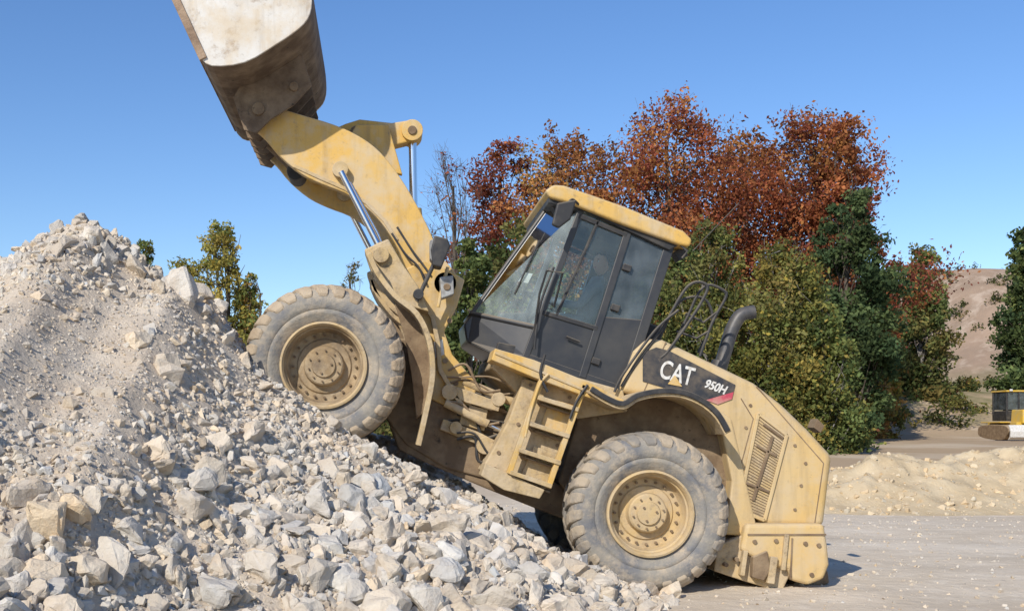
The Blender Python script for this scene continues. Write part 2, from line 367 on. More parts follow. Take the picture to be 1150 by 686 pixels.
# loose stones lying on the flat ground
g=np.random.default_rng(12); n=10000; x=g.uniform(1.5,14,n); y=g.uniform(-3,14,n); r=.006+.032*g.uniform(0,1,n)**4
k=(g.uniform(0,1,n)<np.exp(-(x-2)/5)+.3)&~((np.abs(x-WR.x)<.8)&(y>-.05)&(y<2.9)); x,y,r=x[k],y[k],r[k]
scatter('loose_gravel',np.stack([x,y,G(x,y)+r*.1],1),r,coarse,M['rock'],None,8,tint=(.98,.96,.92))
# yellow gravel mound to the right
def HM(x,y):
    e=np.exp(-(((y-12.5-.06*(x-10))/1.5)**2))
    w=np.interp(x,[5.5,7,9,10.5,12,14,17,25,40],[0,.35,.65,1.15,1.05,1.3,1.1,1.3,.8])
    return -.1+e*w*(1+.5*fbm(x*.6,y*.6,3,41))+e*.55*fbm(x*2.0,y*2.0,4,43)+G(x,y)*.6
mx=np.arange(5,34,.08); my=np.arange(9,17.5,.08); X,Y=np.meshgrid(mx,my); Z=HM(X,Y)
MD=empty('gravel_mound',Vector((14,12.5,0)))
np_mesh('mound_soil',np.stack([X.ravel(),Y.ravel(),Z.ravel()],1),gridfaces(len(mx),len(my)),M['mound'],MD,smooth=True)
n=9000; x=g.uniform(5.5,30,n); y=g.uniform(9.5,15,n); h=HM(x,y); k=h>.0; x,y,h=x[k],y[k],h[k]; r=.015+.09*g.uniform(0,1,len(x))**5
scatter('mound_stones',np.stack([x,y,h],1),r,coarse,M['rock'],MD,10,tint=(1.0,.91,.74))
# ------------------------------------------------------------ wheel loader
LD=empty('wheel_loader',Vector((1.2,1.4,0)))
tprof=[(.40,.10),(.43,.06),(.47,.045),(.50,.02),(.53,.012),(.545,.022),(.56,.006),(.62,0.0),(.67,.008),(.70,.02),(.735,.055),(.760,.11),(.772,.18),(.772,.30)]
tprof=tprof+[(r_,.6-y_) for r_,y_ in tprof[::-1]][1:]
def wheel(tag,c,flip,rimmat,treadmat):
    cy=c[1]
    sgn=-1 if flip else 1
    lathe('tyre_'+tag,tprof,c,M['tyre'],LD,96,flip,split=60)
    V=[];F=[]; lug=[(.660,.005),(.70,-.002),(.745,.032),(.785,.085),(.801,.15),(.804,.27),(.75,.27),(.74,.12),(.70,.05),(.66,.03)]
    n=len(lug); N_=28
    rr_=random.Random(tag)
    for side in (0,1):
        for k in range(N_):
            t0=2*math.pi*(k+.5*side)/N_+rr_.uniform(-.008,.008); w=math.radians(4.0+rr_.uniform(-.4,.4))
            base=len(V); wear=rr_.uniform(-.009,.003)
            for s_ in (-1,1):
                for i,(r_,y_) in enumerate(lug):
                    sk=math.radians(9)*max(0,(y_-.03))/.25
                    tt=t0+s_*w*(1.05 if i<8 else 1.25)*(0.8 if i in(0,9) else 1)+sk
                    yy=y_ if side==0 else .6-y_
                    V.append((c[0]+(r_+wear)*math.cos(tt),cy+sgn*yy,c[2]+(r_+wear)*math.sin(tt)))
            F.append([base+i for i in range(n)]); F.append([base+n+i for i in range(n)][::-1])
            for i in range(n): F.append([base+i,base+(i+1)%n,base+n+(i+1)%n,base+n+i])
    pyobj('tread_lugs_'+tag,V,F,treadmat,LD,.013,seg=2)
    rp=[(.405,.12),(.425,.055),(.42,.03),(.405,.025),(.395,.045),(.385,.05),(.38,.085),(.365,.095),(.355,.20),(.335,.235),(.275,.245),(.26,.225),(.205,.22),(.195,.19),(.19,.145),(.175,.13),(.12,.125),(.11,.10),(.05,.095),(0.001,.095)]
    lathe('rim_'+tag,rp,c,rimmat,LD,72,flip)
    lathe('rim_flange_'+tag,[(.418,.06),(.428,.045),(.424,.022),(.405,.016),(.392,.036),(.386,.05)],c,M['rim'],LD,72,flip)
    V=[];F=[]
    def nut(rad,ang,y0,y1,rr):
        b=len(V)
        for yy in (y0,y1):
            for j in range(6):
                a=j*math.pi/3; V.append((c[0]+rad*math.cos(ang)+rr*math.cos(a),cy+sgn*yy,c[2]+rad*math.sin(ang)+rr*math.sin(a)))
        F.append([b+j for j in range(6)]); F.append([b+6+j for j in range(6)][::-1])
        for j in range(6): F.append([b+j,b+(j+1)%6,b+6+(j+1)%6,b+6+j])
    for j in range(20): nut(.31,j*2*math.pi/20,.205,.245,.014)
    for j in range(10): nut(.15,j*2*math.pi/10+.2,.105,.135,.010)
    for j in range(3): nut(.075,j*2*math.pi/3+.2,.08,.1,.012)
    pyobj('wheel_nuts_'+tag,V,F,M['brown'],LD)
    lathe('brake_drum_'+tag,[(.30,.25),(.30,.75),(0.001,.75)],c,M['brown'],LD,32,flip)
WFc=P(363,410,.02); WRc=P(731,577,.02)
wheel('front_near',(WFc.x,0.0,WFc.z),False,M['rimd'],M['treadm']); wheel('front_far',(WFc.x,2.8,WFc.z),True,M['rimd'],M['treadm'])
wheel('rear_near',(WRc.x,0.0,WRc.z),False,M['rim'],M['tread']); wheel('rear_far',(WRc.x,2.8,WRc.z),True,M['rim'],M['tread'])
tube3('front_axle',[(WFc.x,.5,WFc.z),(WFc.x,2.3,WFc.z)],.17,M['brown']); tube3('rear_axle',[(WRc.x,.5,WRc.z),(WRc.x,2.3,WRc.z)],.17,M['brown'])
# hood
plate('hood',[(712,394),(727,380),(745,381),(800,407),(848,430),(880,455),(908,482),(936,512),(926,592),(858,590),(838,570),(828,530),(820,492),(802,464),(765,446),(715,444),(695,440)],.5,2.3,M['hood'],.07,seg=6)
plate('hood_shell_lower',[(800,455),(822,470),(850,590),(836,602),(815,600),(822,540),(812,490)],.47,2.33,M['hood'],.02)
# counterweight and bumper
plate('counterweight',[(838,588),(926,588),(930,612),(932,634),(926,650),(908,657),(890,652),(886,640),(862,634),(832,618)],.36,2.44,M['hood'],.04,seg=3)
plate('rear_step',[(806,612),(836,600),(868,616),(888,622),(886,648),(880,661),(862,660),(835,652),(802,641)],.42,2.38,M['dirt'],.015)
plate('lower_bracket_hook',[(846,625),(862,618),(866,640),(858,652),(845,648)],.32,.42,M['brown'],.01)
bar('hitch_plate',(870,625),(866,655),8,.31,.42,M['dirt']); bar('hitch_plate_b',(838,618),(834,646),5,.33,.42,M['dirt']); bar('hitch_plate_c',(884,600),(880,640),5,.33,.37,M['dirt'])
bar('bumper_seam',(840,600),(928,600),2,.350,.37,M['brown'],0); bar('bumper_seam_b',(890,604),(888,650),1.6,.350,.37,M['brown'],0)
for i,(u,v) in enumerate([(848,608),(872,607),(905,610),(920,612),(912,645),(828,628),(816,634)]): cyl('bumper_bolt_%d'%i,u,v,2.4,.34,.44,M['brown'],10,bevel=0)
plate('rear_base',[(905,640),(930,640),(932,655),(915,660),(888,659)],.7,2.1,M['brown'],.02)
# side vent panel
fr=[(852,464),(884,488),(859,584),(830,572)]
for i in range(4): bar('vent_frame_%d'%i,fr[i],fr[(i+1)%4],4,.476,.52,M['hood'],.006)
plate('vent_inset',fr,.494,.55,M['brown'],.0)
for i in range(34):
    t_=(i+.5)/34; a=(fr[0][0]+(fr[3][0]-fr[0][0])*t_,fr[0][1]+(fr[3][1]-fr[0][1])*t_); b=(fr[1][0]+(fr[2][0]-fr[1][0])*t_,fr[1][1]+(fr[2][1]-fr[1][1])*t_)
    bar('vent_louvre_%d'%i,(a[0]+2,a[1]+1),(b[0]-2,b[1]-1),2.0,.486,.50,M['dirt'],.001)
bar('vent_handle',(868,490),(846,562),3.5,.466,.488,M['brown']); bar('vent_cross',(850,500),(872,512),3,.466,.488,M['brown']); bar('vent_cross_b',(838,542),(864,552),3,.466,.488,M['brown']); bar('vent_cross_c',(858,476),(880,492),3,.468,.488,M['brown'])
def seam(n,a,b,y=.497,w=1.1): bar(n,a,b,w,y,y+.02,M['brown'],0)
seam('hood_seam_a',(832,447),(846,470)); seam('hood_seam_b',(846,470),(826,545)); seam('hood_seam_c',(748,384),(722,442)); seam('hood_seam_d',(850,434),(925,520)); seam('hood_seam_e',(925,520),(915,588)); seam('hood_seam_f',(858,590),(926,591))
for i,(u,v) in enumerate([(893,500),(905,520),(900,545),(893,572),(838,480),(843,455)]): cyl('hood_bolt_%d'%i,u,v,1.8,.488,.51,M['brown'],10,bevel=0)
plate('hood_hook',[(918,470),(926,478),(922,486),(914,480)],1.3,1.5,M['brown'],.005)
# decals
plate('black_side_decal',[(722,396),(737,390),(752,394),(826,432),(822,448),(800,450),(765,441),(722,428)],.490,.51,M['decal'],0)
plate('red_wedge_decal',[(793,449),(824,440),(822,448),(806,454)],.486,.50,M['red'],0)
def text(s,u,v,size,ang,m,sh=0,y=.484,nm='logo_lettering',sx=1):
    c=bpy.data.curves.new(nm,'FONT'); c.body=s; c.size=size; c.extrude=.002; c.shear=sh; c.offset=.004
    o=bpy.data.objects.new(nm,c); c.materials.append(m); o.location=P(u,v,y); o.rotation_euler=(math.radians(90),math.radians(ang),0); o.scale=(sx,1,1)
    bpy.context.view_layer.update(); link(o,LD); return o
text('CAT',739,423,.26,15,M['white'],sx=.68); text('950H',790,434,.12,20,M['white'],.2,sx=.85)
plate('yellow_logo_triangle',[(750,431),(758,421),(766,434)],.480,.488,M['yel'],0)
# rear fender
arch=[(664,438),(682,449),(700,455),(716,446),(740,441),(765,442),(788,451),(806,466),(818,486)]
ap=[(p_.x,p_.y) for p_ in smoothpath([Vector((a,b,0)) for a,b in arch],4)]
strip('rear_fender',ap,9,.03,.62,M['dirt'],mir=True)
strip('fender_rubber_lip',[(a,b-2) for a,b in ap],6,.0,.035,M['blkm'],mir=True)
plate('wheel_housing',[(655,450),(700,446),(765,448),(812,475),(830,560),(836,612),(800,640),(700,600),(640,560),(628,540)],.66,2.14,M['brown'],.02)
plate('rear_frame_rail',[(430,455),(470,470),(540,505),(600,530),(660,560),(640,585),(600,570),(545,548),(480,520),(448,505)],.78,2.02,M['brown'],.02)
# platform and cab base
plate('platform',[(556,391),(600,404),(664,430),(703,450),(700,460),(660,446),(600,424),(552,404)],.12,.62,M['yel'],.01)
plate('cab_base',[(556,398),(700,438),(705,462),(650,470),(590,450),(552,412)],.5,2.3,M['dirt'],.015)
bar('platform_edge',(556,396),(700,456),3,.105,.125,M['dirt'])
# side box with ladder
plate('side_tank',[(588,425),(650,440),(652,455),(622,540),(604,556),(572,544),(540,528),(556,500),(572,470)],.34,.75,M['dirt'],.015)
plate('tank_door',[(618,448),(646,454),(634,488),(606,480)],.325,.36,M['yel'],.01)
plate('lower_tank',[(600,500),(628,512),(612,548),(584,536)],.30,.4,M['dirt'],.01)
plate('bottom_step_bracket',[(545,520),(572,532),(612,550),(606,560),(566,550),(540,534)],.15,.45,M['dirt'],.01)
bar('ladder_stringer_a',(610,422),(572,532),6,.12,.2,M['yel']); bar('ladder_stringer_b',(657,432),(616,548),6,.12,.2,M['yel'])
for i,(a,b) in enumerate([((604,446),(650,460)),((594,475),(640,490)),((583,505),(630,520)),((573,530),(620,546))]):
    bar('ladder_step_%d'%i,a,b,5,.10,.34,M['dirt'])
    bar('ladder_step_tread_%d'%i,(a[0]+2,a[1]+7),(b[0]-2,b[1]+7),2,.2,.33,M['brown'])
for i,(u,v) in enumerate([(596,432),(612,434),(640,446),(582,476),(560,508),(556,526),(600,548),(626,500)]): cyl('tank_bolt_%d'%i,u,v,2.2,.325,.36,M['brown'],10,bevel=0)
tube('ladder_handrail_a',[(615,440),(607,420),(612,398)],.10,.014,M['blkm'],True); tube('grab_rail_yellow',[(590,490),(596,462),(606,432),(616,420)],.1,.014,M['yel'],True)
tube('ladder_handle',[(640,470),(648,450),(660,432)],.1,.014,M['blkm'],True)
# articulation area
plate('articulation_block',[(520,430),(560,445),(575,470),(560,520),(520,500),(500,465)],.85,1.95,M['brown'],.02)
tube('steering_cylinder',[(500,452),(548,476)],.62,.045,M['dirt']); tube('steering_rod',[(548,476),(585,494)],.62,.022,M['chrome'])
tube('steering_cylinder_far',[(520,428),(578,452)],.72,.045,M['dirt'])
for i in range(12):
    u0=503+random.uniform(-8,18); v0=416+i*7; u1=570+random.uniform(-12,14); v1=v0+random.uniform(8,30)
    tube('hydraulic_hose_%d'%i,[(u0,v0),(u0+20,v0+random.uniform(-8,12)),(u1-22,v1+random.uniform(-10,8)),(u1,v1)],.60+.04*(i%5),random.choice([.010,.013,.017]),random.choice([M['blkm'],M['blkm'],M['brown']]),True)
plate('valve_block',[(520,452),(548,460),(544,484),(516,476)],.70,.86,M['dirt'],.01)
plate('hose_guard',[(506,432),(530,440),(562,452),(560,462),(524,452),(504,444)],.62,.66,M['dirt'],.008)
plate('hitch_upper_plate',[(498,470),(540,486),(578,506),(574,514),(534,498),(494,482)],.66,2.1,M['dirt'],.01)
for i,(u,v,r_) in enumerate([(505,440,9),(560,448,8),(545,500,10),(512,480,7),(575,500,8)]): cyl('hinge_pin_%d'%i,u,v,r_,.60,.9,M['dirt'],20)
# front frame
plate('front_frame_tower',[(455,302),(476,292),(500,300),(522,314),(513,345),(499,372),(508,398),(537,432),(525,467),(484,448),(486,415),(480,380),(462,352),(446,326)],.7,2.1,M['yel'],.015)
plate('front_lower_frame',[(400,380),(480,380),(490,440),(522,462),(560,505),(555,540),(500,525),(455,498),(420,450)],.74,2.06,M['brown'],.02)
strip('frame_edge_flange',[(470,330),(486,356),(492,385),(494,415),(512,445),(526,464)],5,.62,.74,M['dirt'])
ff=[(414,284),(424,306),(444,332),(468,352),(482,382),(486,420),(479,460),(470,500)]
ff=[(p_.x,p_.y) for p_ in smoothpath([Vector((a,b,0)) for a,b in ff],4)]
strip('front_fender',ff,5,.12,.72,M['dirt'],mir=True)
strip('front_fender_lip',ff,6,.09,.12,M['dirt'],mir=True)
plate('front_fender_web',[(440,330),(468,352),(482,382),(486,420),(479,460),(468,470),(462,420),(455,380)],.42,.46,M['brown'],.006,mir=True)
plate('lift_cylinder_bracket',[(409,280),(436,268),(452,296),(470,322),(482,350),(460,344),(436,324),(417,304)],.40,.72,M['dirt'],.015,mir=True)
cyl('lift_cylinder_pin',428,286,9,.34,.78,M['dirt'],24,mir=True)
for i,(u,v) in enumerate([(500,405),(512,430),(505,360),(478,310),(500,322),(520,448)]): cyl('frame_bolt_%d'%i,u,v,3,.685,.72,M['brown'],12,bevel=0)
plate('frame_label_plate',[(487,384),(497,381),(499,398),(489,402)],.690,.71,M['white'],0)
# lift arms
arm_top=[(276,128),(286,116),(302,118),(335,128),(375,140),(405,154),(428,172),(450,200),(468,230),(482,258),(494,285),(508,302),(516,318),(508,338)]
arm_bot=[(484,340),(468,326),(456,300),(444,274),(428,250),(410,232),(388,217),(362,207),(338,195),(315,176),(298,156),(282,142)]
ta=[(p_.x,p_.y) for p_ in smoothpath([Vector((a,b,0)) for a,b in arm_top],3)]; ba=[(p_.x,p_.y) for p_ in smoothpath([Vector((a,b,0)) for a,b in arm_bot],3)]
plate('lift_arm',ta+ba,.76,.88,M['yel'],.012,mir=True)
strip('arm_wear_band',[(330,186),(356,198),(388,212),(412,228),(432,248),(446,270)],4,.745,.77,M['dirt'])
cyl('arm_pivot_boss',500,318,13,.70,.92,M['yel'],28,mir=True); cyl('arm_pivot_pin',500,318,6,.68,.95,M['brown'],20,mir=True)
cyl('arm_bucket_boss',287,130,12,.72,.92,M['dirt'],28,mir=True); cyl('arm_bucket_pin',287,130,6,.68,.95,M['brown'],20,mir=True)
cyl('arm_cylinder_boss',382,190,9,.66,.92,M['dirt'],28,mir=True)
tube3('arm_cross_tube',[P(350,172,.88),Vector((P(350,172,.88).x,1.92,P(350,172,.88).z))],.12,M['yel'])
for tg,yy in (('near',.62),('far',2.18)):
    a=P(383,193,.62); b=P(430,285,.62); c_=P(478,400,.62); a.y=b.y=c_.y=yy
    tube3('lift_rod_'+tg,[a,b.lerp(c_,.02)],.034,M['chrome']); tube3('lift_barrel_'+tg,[b.lerp(a,.12),b.lerp(c_,.12),c_],.062,M['dirt']); 
tube('steel_pipe_a',[(393,205),(424,262),(440,300)],.68,.014,M['chrome'])
tube('arm_hose_a',[(440,262),(455,285),(470,300),(478,318)],.66,.012,M['blkm'],True); tube('arm_hose_b',[(446,255),(462,280),(474,296),(484,310)],.69,.012,M['blkm'],True)
# tilt lever and cylinder in the middle
plate('tilt_lever',[(372,146),(388,139),(404,134),(440,138),(466,134),(475,142),(473,155),(456,160),(432,166),(408,158),(390,164),(360,178),(338,200),(324,196),(330,182),(352,160)],1.3,1.5,M['yel'],.015)
cyl('tilt_lever_boss_a',463,146,12,1.24,1.56,M['yel'],24); cyl('tilt_lever_pin_a',463,146,5,1.22,1.58,M['brown'],18); cyl('tilt_lever_pin_b',400,148,7,1.24,1.56,M['brown'],18); cyl('tilt_lever_boss_b',332,192,10,1.22,1.58,M['blkm'],20)
plate('lever_mount',[(384,170),(400,140),(436,140),(452,196),(420,190)],1.18,1.27,M['yel'],.01); 
tube('tilt_rod',[(463,148),(465,255)],1.4,.045,M['chrome']); tube('tilt_barrel',[(465,235),(474,330)],1.4,.085,M['yel'])
tube('tilt_link',[(332,192),(300,160)],1.4,.05,M['brown'])
# work lamp bracket
tube('lamp_bracket_rod',[(468,338),(480,312),(492,286)],.34,.022,M['blkm']); plate('work_lamp',[(488,264),(503,268),(506,276),(496,300),(486,298),(484,280)],.22,.46,M['blkm'],.015)
plate('lamp_lens',[(483,270),(487,268),(486,294),(483,290)],.25,.43,M['grey'],.004)
plate('indicator_box',[(494,311),(509,309),(510,330),(496,335)],.4,.6,M['grey'],.01); cyl('indicator_lens',502,322,4,.385,.41,M['brown'],14)
tube('lamp_mast',[(492,345),(496,325),(503,300)],.5,.018,M['yel'])
cyl('horn',470,330,6,.3,.42,M['blkm'],18)
# ---- bucket
bk=[(150,-95),(190,-14),(224,64),(238,74),(275,70),(310,50),(336,32),(348,16),(350,-8),(344,-45),(322,-100)]
bsm=[bk[0],bk[1]]+[(p_.x,p_.y) for p_ in smoothpath([Vector((a,b,0)) for a,b in bk[2:]],3)]
BY0,BY1=-.06,2.80
def sheet(name,path,y0,y1,th,m,yref):
    A=[P(u,v,yref) for u,v in path]; ctr=P(265,0,yref)
    V=[];F=[];n=len(A)
    for yy in (y0,y1):
        for i,a in enumerate(A): V.append(Vector((a.x,yy,a.z)))
        for i,a in enumerate(A):
            d=(A[min(i+1,n-1)]-A[max(i-1,0)]); nn=Vector((-d.z,0,d.x)).normalized()
            if nn.dot(Vector((ctr.x-a.x,0,ctr.z-a.z)))<0: nn=-nn
            V.append(Vector((a.x,yy,a.z))+nn*th)
    for i in range(n-1):
        F+= [[i,i+1,2*n+i+1,2*n+i],[n+i,3*n+i,3*n+i+1,n+i+1],[i,n+i,n+i+1,i+1],[2*n+i,2*n+i+1,3*n+i+1,3*n+i]]
    F+=[[0,2*n,3*n,n],[n-1,2*n-1,4*n-1,3*n-1]]
    return pyobj(name,V,F,m,LD,.004)
sheet('bucket_shell',bsm,BY0+.03,BY1-.03,.035,M['bkt'],BY0)
plate('bucket_end_plate',bsm,BY0,BY0+.03,M['worn'],.006)
A=[P(u,v,BY0) for u,v in bsm]; 
n=len(A); pyobj('bucket_end_plate_far',[Vector((a.x,BY1-.03,a.z)) for a in A]+[Vector((a.x,BY1,a.z)) for a in A],[list(range(n)),list(range(2*n-1,n-1,-1))]+[[i,(i+1)%n,n+(i+1)%n,n+i] for i in range(n)],M['worn'],LD,.006)
strip('bucket_side_cutter',[(152,-95),(192,-12),(228,66)],9,BY0-.025,BY0+.05,M['bktedge'])
sheet('bucket_floor_wear_plate',[(148,-95),(188,-12),(221,62)],BY0+.06,BY1-.03,.03,M['bktedge'],BY0)
# hinge ears on bucket back
ear=[(262,110),(274,146),(288,150),(304,134),(330,118),(350,96),(338,58),(300,64),(276,84)]
for i,yy in enumerate((.62,.94,1.28,1.54,1.82,2.14)):
    A_=[P(u,v,.62) for u,v in ear]; n=len(A_)
    pyobj('bucket_ear_%d'%i,[Vector((a.x,yy,a.z)) for a in A_]+[Vector((a.x,yy+.04,a.z)) for a in A_],[list(range(n)),list(range(2*n-1,n-1,-1))]+[[k,(k+1)%n,n+(k+1)%n,n+k] for k in range(n)],M['bkt'],LD,.006)
cyl('bucket_pin_cap',290,122,7,.58,.64,M['brown'],20); cyl('bucket_pin_cap_b',330,97,5,.59,.63,M['brown'],20)
# ---- cab
T1=(655,230);B1=(590,402);B2=(701,439);T2=(753,273);TB=(708,252);BB=(654,424)
yc=.56
def lerp(a,b,t): return (a[0]+(b[0]-a[0])*t,a[1]+(b[1]-a[1])*t)
bar('cab_a_pillar',T1,B1,7,yc,yc+.07,M['blk'],mir=True); bar('cab_b_pillar',TB,BB,8,yc-.005,yc+.065,M['blk'],mir=True); bar('cab_c_pillar',T2,B2,11,yc,yc+.09,M['blk'],mir=True)
bar('cab_top_rail',(650,229),(754,275),10,yc+.003,yc+.08,M['blk'],mir=True); bar('cab_bottom_rail',(588,400),(702,439),9,yc+.003,yc+.08,M['blk'],mir=True)
plate('door_lower_panel',[lerp(T1,B1,.70),lerp(TB,BB,.68),BB,B1],yc+.01,yc+.05,M['blk'],.01,mir=True)
plate('rear_quarter_panel',[lerp(TB,BB,.60),lerp(T2,B2,.52),B2,BB],yc+.012,yc+.055,M['blk'],.01,mir=True)
bar('door_frame_top',lerp(T1,B1,.07),lerp(TB,BB,.07),5,yc-.008,yc+.03,M['blkm'],mir=True)
bar('door_frame_front',lerp(T1,TB,.40),(lerp(T1,TB,.30)[0]-46,lerp(T1,TB,.30)[1]+118),3,yc-.008,yc+.03,M['blkm'])
bar('door_sill',lerp(T1,B1,.70),lerp(TB,BB,.68),5,yc-.008,yc+.03,M['blkm'],mir=True)
plate('door_glass',[lerp(T1,B1,.04),lerp(TB,BB,.04),lerp(TB,BB,.69),lerp(T1,B1,.71)],yc+.02,yc+.028,M['glass'],0,mir=True)
plate('rear_quarter_glass',[lerp(TB,BB,.04),lerp(T2,B2,.04),lerp(T2,B2,.54),lerp(TB,BB,.62)],yc+.02,yc+.028,M['glassd'],0,mir=True)
bar('quarter_glass_trim',(722,266),(742,274),3,yc-.006,yc+.03,M['blkm'])
tube('door_handle',[(636,378),(651,384)],.52,.012,M['blkm']); tube('door_grab_bar',[(622,300),(606,345),(600,392)],.48,.013,M['blkm'],True)
for i,(u,v) in enumerate([(703,300),(690,345),(668,405)]): bar('door_hinge_%d'%i,(u-3,v-1),(u+6,v+2),7,yc-.025,yc+.02,M['blkm'])
# front glazing: corner panes run forward to a narrower windscreen
def quad(name,pts,m,parent=None): return pyobj(name,pts,[[0,1,2,3]],m,parent or LD)
nt_,nb_=(620,226),(530,352)
a=P(*T1,yc+.03); b=P(*lerp(T1,B1,.80),yc+.03); c_=P(*nb_,.95); d_=P(*nt_,.95)
quad('corner_glass',[a,b,c_,d_],M['glassf']); quad('corner_glass_far',[mirY(v) for v in (a,b,c_,d_)],M['glass'])
quad('windscreen',[d_,c_,mirY(c_),mirY(d_)],M['glassf'])
tube3('windscreen_edge',[d_,c_],.022,M['blk']); tube3('windscreen_edge_far',[mirY(d_),mirY(c_)],.022,M['blk'])
tube3('windscreen_bottom_edge',[b,c_,mirY(c_),mirY(b)],.028,M['blk']); tube3('windscreen_top_edge',[a,d_,mirY(d_),mirY(a)],.028,M['blk'])
b2=P(*B1,yc+.03); e_=P(524,384,.95); f_=P(560,401,.7)
pyobj('front_cowl',[b,c_,mirY(c_),mirY(b),b2,e_,mirY(e_),mirY(b2),P(521,364,.95),mirY(P(521,364,.95)),f_,mirY(f_)],[[0,1,8,5,10,4],[1,2,9,8],[8,9,6,5],[2,3,7,11,6,9],[0,3,2,1],[4,10,11,7],[10,5,6,11]],M['blk'],LD,.02)
a_,b_,c__,d__=a,b,c_,d_
def onpane(s,t): return (a_.lerp(d__,s)).lerp(b_.lerp(c__,s),t)
nrm=(b_-a_).cross(d__-a_).normalized(); nrm=nrm if nrm.y<0 else -nrm
stk=[onpane(.42,.60)+nrm*.01,onpane(.62,.60)+nrm*.01,onpane(.62,.68)+nrm*.01,onpane(.42,.68)+nrm*.01]
quad('windscreen_sticker',stk,M['white'])
tube('wiper_arm',[(555,352,.86),(592,300,.78),(612,262,.72)],.8,.008,M['blkm']); tube('wiper_blade',[(578,330,.76),(606,270,.70)],.7,.010,M['blkm'])
a=P(*T2,yc+.05); b=P(*lerp(T2,B2,.5),yc+.05); c_=P(*B2,yc+.05)
quad('rear_glass',[a,b,mirY(b),mirY(a)],M['glass']); quad('rear_cab_panel',[b,c_,mirY(c_),mirY(b)],M['blk'])
# roof
plate('roof',[(612,214),(622,207),(634,208),(700,231),(768,259),(778,269),(775,277),(764,275),(700,252),(640,228),(618,222)],.46,2.34,M['yel'],.03,seg=4)
plate('roof_liner',[(616,221),(655,226),(764,274),(752,281),(655,236),(616,228)],.52,2.28,M['blkm'],.01)
bar('rear_roof_lamp',(762,280),(768,290),12,.66,.82,M['blkm']); bar('front_roof_lamp',(622,224),(630,236),12,.62,.78,M['blkm']); bar('front_roof_lamp_far',(622,230),(630,242),12,2.0,2.16,M['blkm'])
# mirrors
tube('mirror_arm',[(652,232,.5),(642,224,.38),(634,236,.30)],.4,.012,M['blkm'],True); plate('wing_mirror',[(626,228),(648,224),(641,246),(628,256),(620,252)],.26,.32,M['blkm'],.015)
tube('mirror_arm_low',[(600,372,.5),(606,330,.36),(614,304,.30),(632,306,.34),(622,345,.5)],.4,.012,M['blkm'])
# interior
plate('cab_floor',[(560,384),(600,392),(700,428),(700,436),(590,402),(556,396)],.66,2.14,M['blkm'],.01)
plate('seat_cushion',[(634,360),(682,374),(680,386),(630,373)],.90,1.46,M['seat'],.03); plate('seat_back',[(682,374),(702,312),(713,316),(694,382)],.90,1.46,M['seat'],.03); plate('seat_headrest',[(708,298),(713,280),(721,283),(716,302)],1.03,1.33,M['seat'],.02)
plate('dashboard',[(560,352),(592,350),(600,392),(566,384)],.95,1.85,M['blkm'],.02)
tube('steering_column',[(588,372),(606,340)],1.15,.03,M['blkm'])
sc_=P(608,338,1.15); ax=(P(588,372,1.15)-sc_).normalized(); u_=ax.cross(Vector((0,1,0))).normalized(); w_=Vector((0,1,0))
tube3('steering_wheel',[sc_+u_*(.19*math.cos(t_))+w_*(.19*math.sin(t_)) for t_ in np.linspace(0,2*math.pi,33)],.014,M['blkm'])
tube3('steering_spoke',[sc_-w_*.18,sc_+w_*.18],.012,M['blkm'])
# rear handrails, exhaust, antenna
R_=[(698,434),(712,412),(744,368),(766,330),(778,318),(790,318),(794,326),(780,352),(752,392),(742,402)]
tube('handrail_a',R_,.5,.016,M['blkm'],True)
tube('handrail_b',[(690,440),(700,420),(735,372),(762,348)],.45,.014,M['blkm'],True)
tube('handrail_c',[(756,388),(772,356),(784,330),(796,320),(812,326),(815,334),(800,362),(786,400)],.62,.015,M['blkm'],True)
tube('handrail_d',[(770,352),(790,362),(806,350)],.62,.013,M['blkm']); tube('handrail_e',[(760,372),(782,380),(796,372)],.62,.013,M['blkm'])
tube('handrail_far',[(740,382),(762,340),(790,335),(800,360),(784,396)],1.9,.015,M['blkm'],True)
tube('exhaust_stack',[(808,416),(815,392),(822,370),(832,354),(847,350)],1.25,.073,M['exh'],True); tube('exhaust_collar',[(804,422),(809,406)],1.25,.09,M['exh'])
tube('antenna',[(778,282),(830,228)],.9,.005,M['blkm'])
tube('rear_mirror_stalk',[(756,268),(772,282),(766,290)],.5,.012,M['blkm'])
plate('air_intake_box',[(728,362),(746,368),(742,384),(724,380)],.9,1.5,M['blkm'],.02)
# ------------------------------------------------------------ driver
yd=1.08
DR=empty('driver',P(655,330,yd))
def skin_obj(name,verts,edges,radii,m,root=0,sub=2):
    me=bpy.data.meshes.new(name); me.from_pydata([tuple(v) for v in verts],edges,[]); me.materials.append(m)
    o=bpy.data.objects.new(name,me); link(o,DR)
    s=o.modifiers.new('skin','SKIN'); s.use_smooth_shade=True
    for i,r_ in enumerate(radii): me.skin_vertices[0].data[i].radius=(r_,r_); me.skin_vertices[0].data[i].use_root=(i==root)
    o.modifiers.new('sub','SUBSURF').levels=sub; o.modifiers['sub'].render_levels=sub
    return o
hd=P(675,296,yd); nk=P(673,311,yd); ch=P(670,327,yd); pel=P(656,362,yd); 
shl=P(670,319,yd-.19); shr=P(670,319,yd+.19); ell=P(650,344,yd-.26); elr=P(650,344,yd+.26); hal=P(617,337,yd-.10); har=P(617,335,yd+.22)
hpl=P(653,364,yd-.1); hpr=P(653,364,yd+.1); knl=P(609,356,yd-.14); knr=P(609,356,yd+.14); ftl=P(592,389,yd-.14); ftr=P(592,389,yd+.14)
wst=pel.lerp(ch,.45)
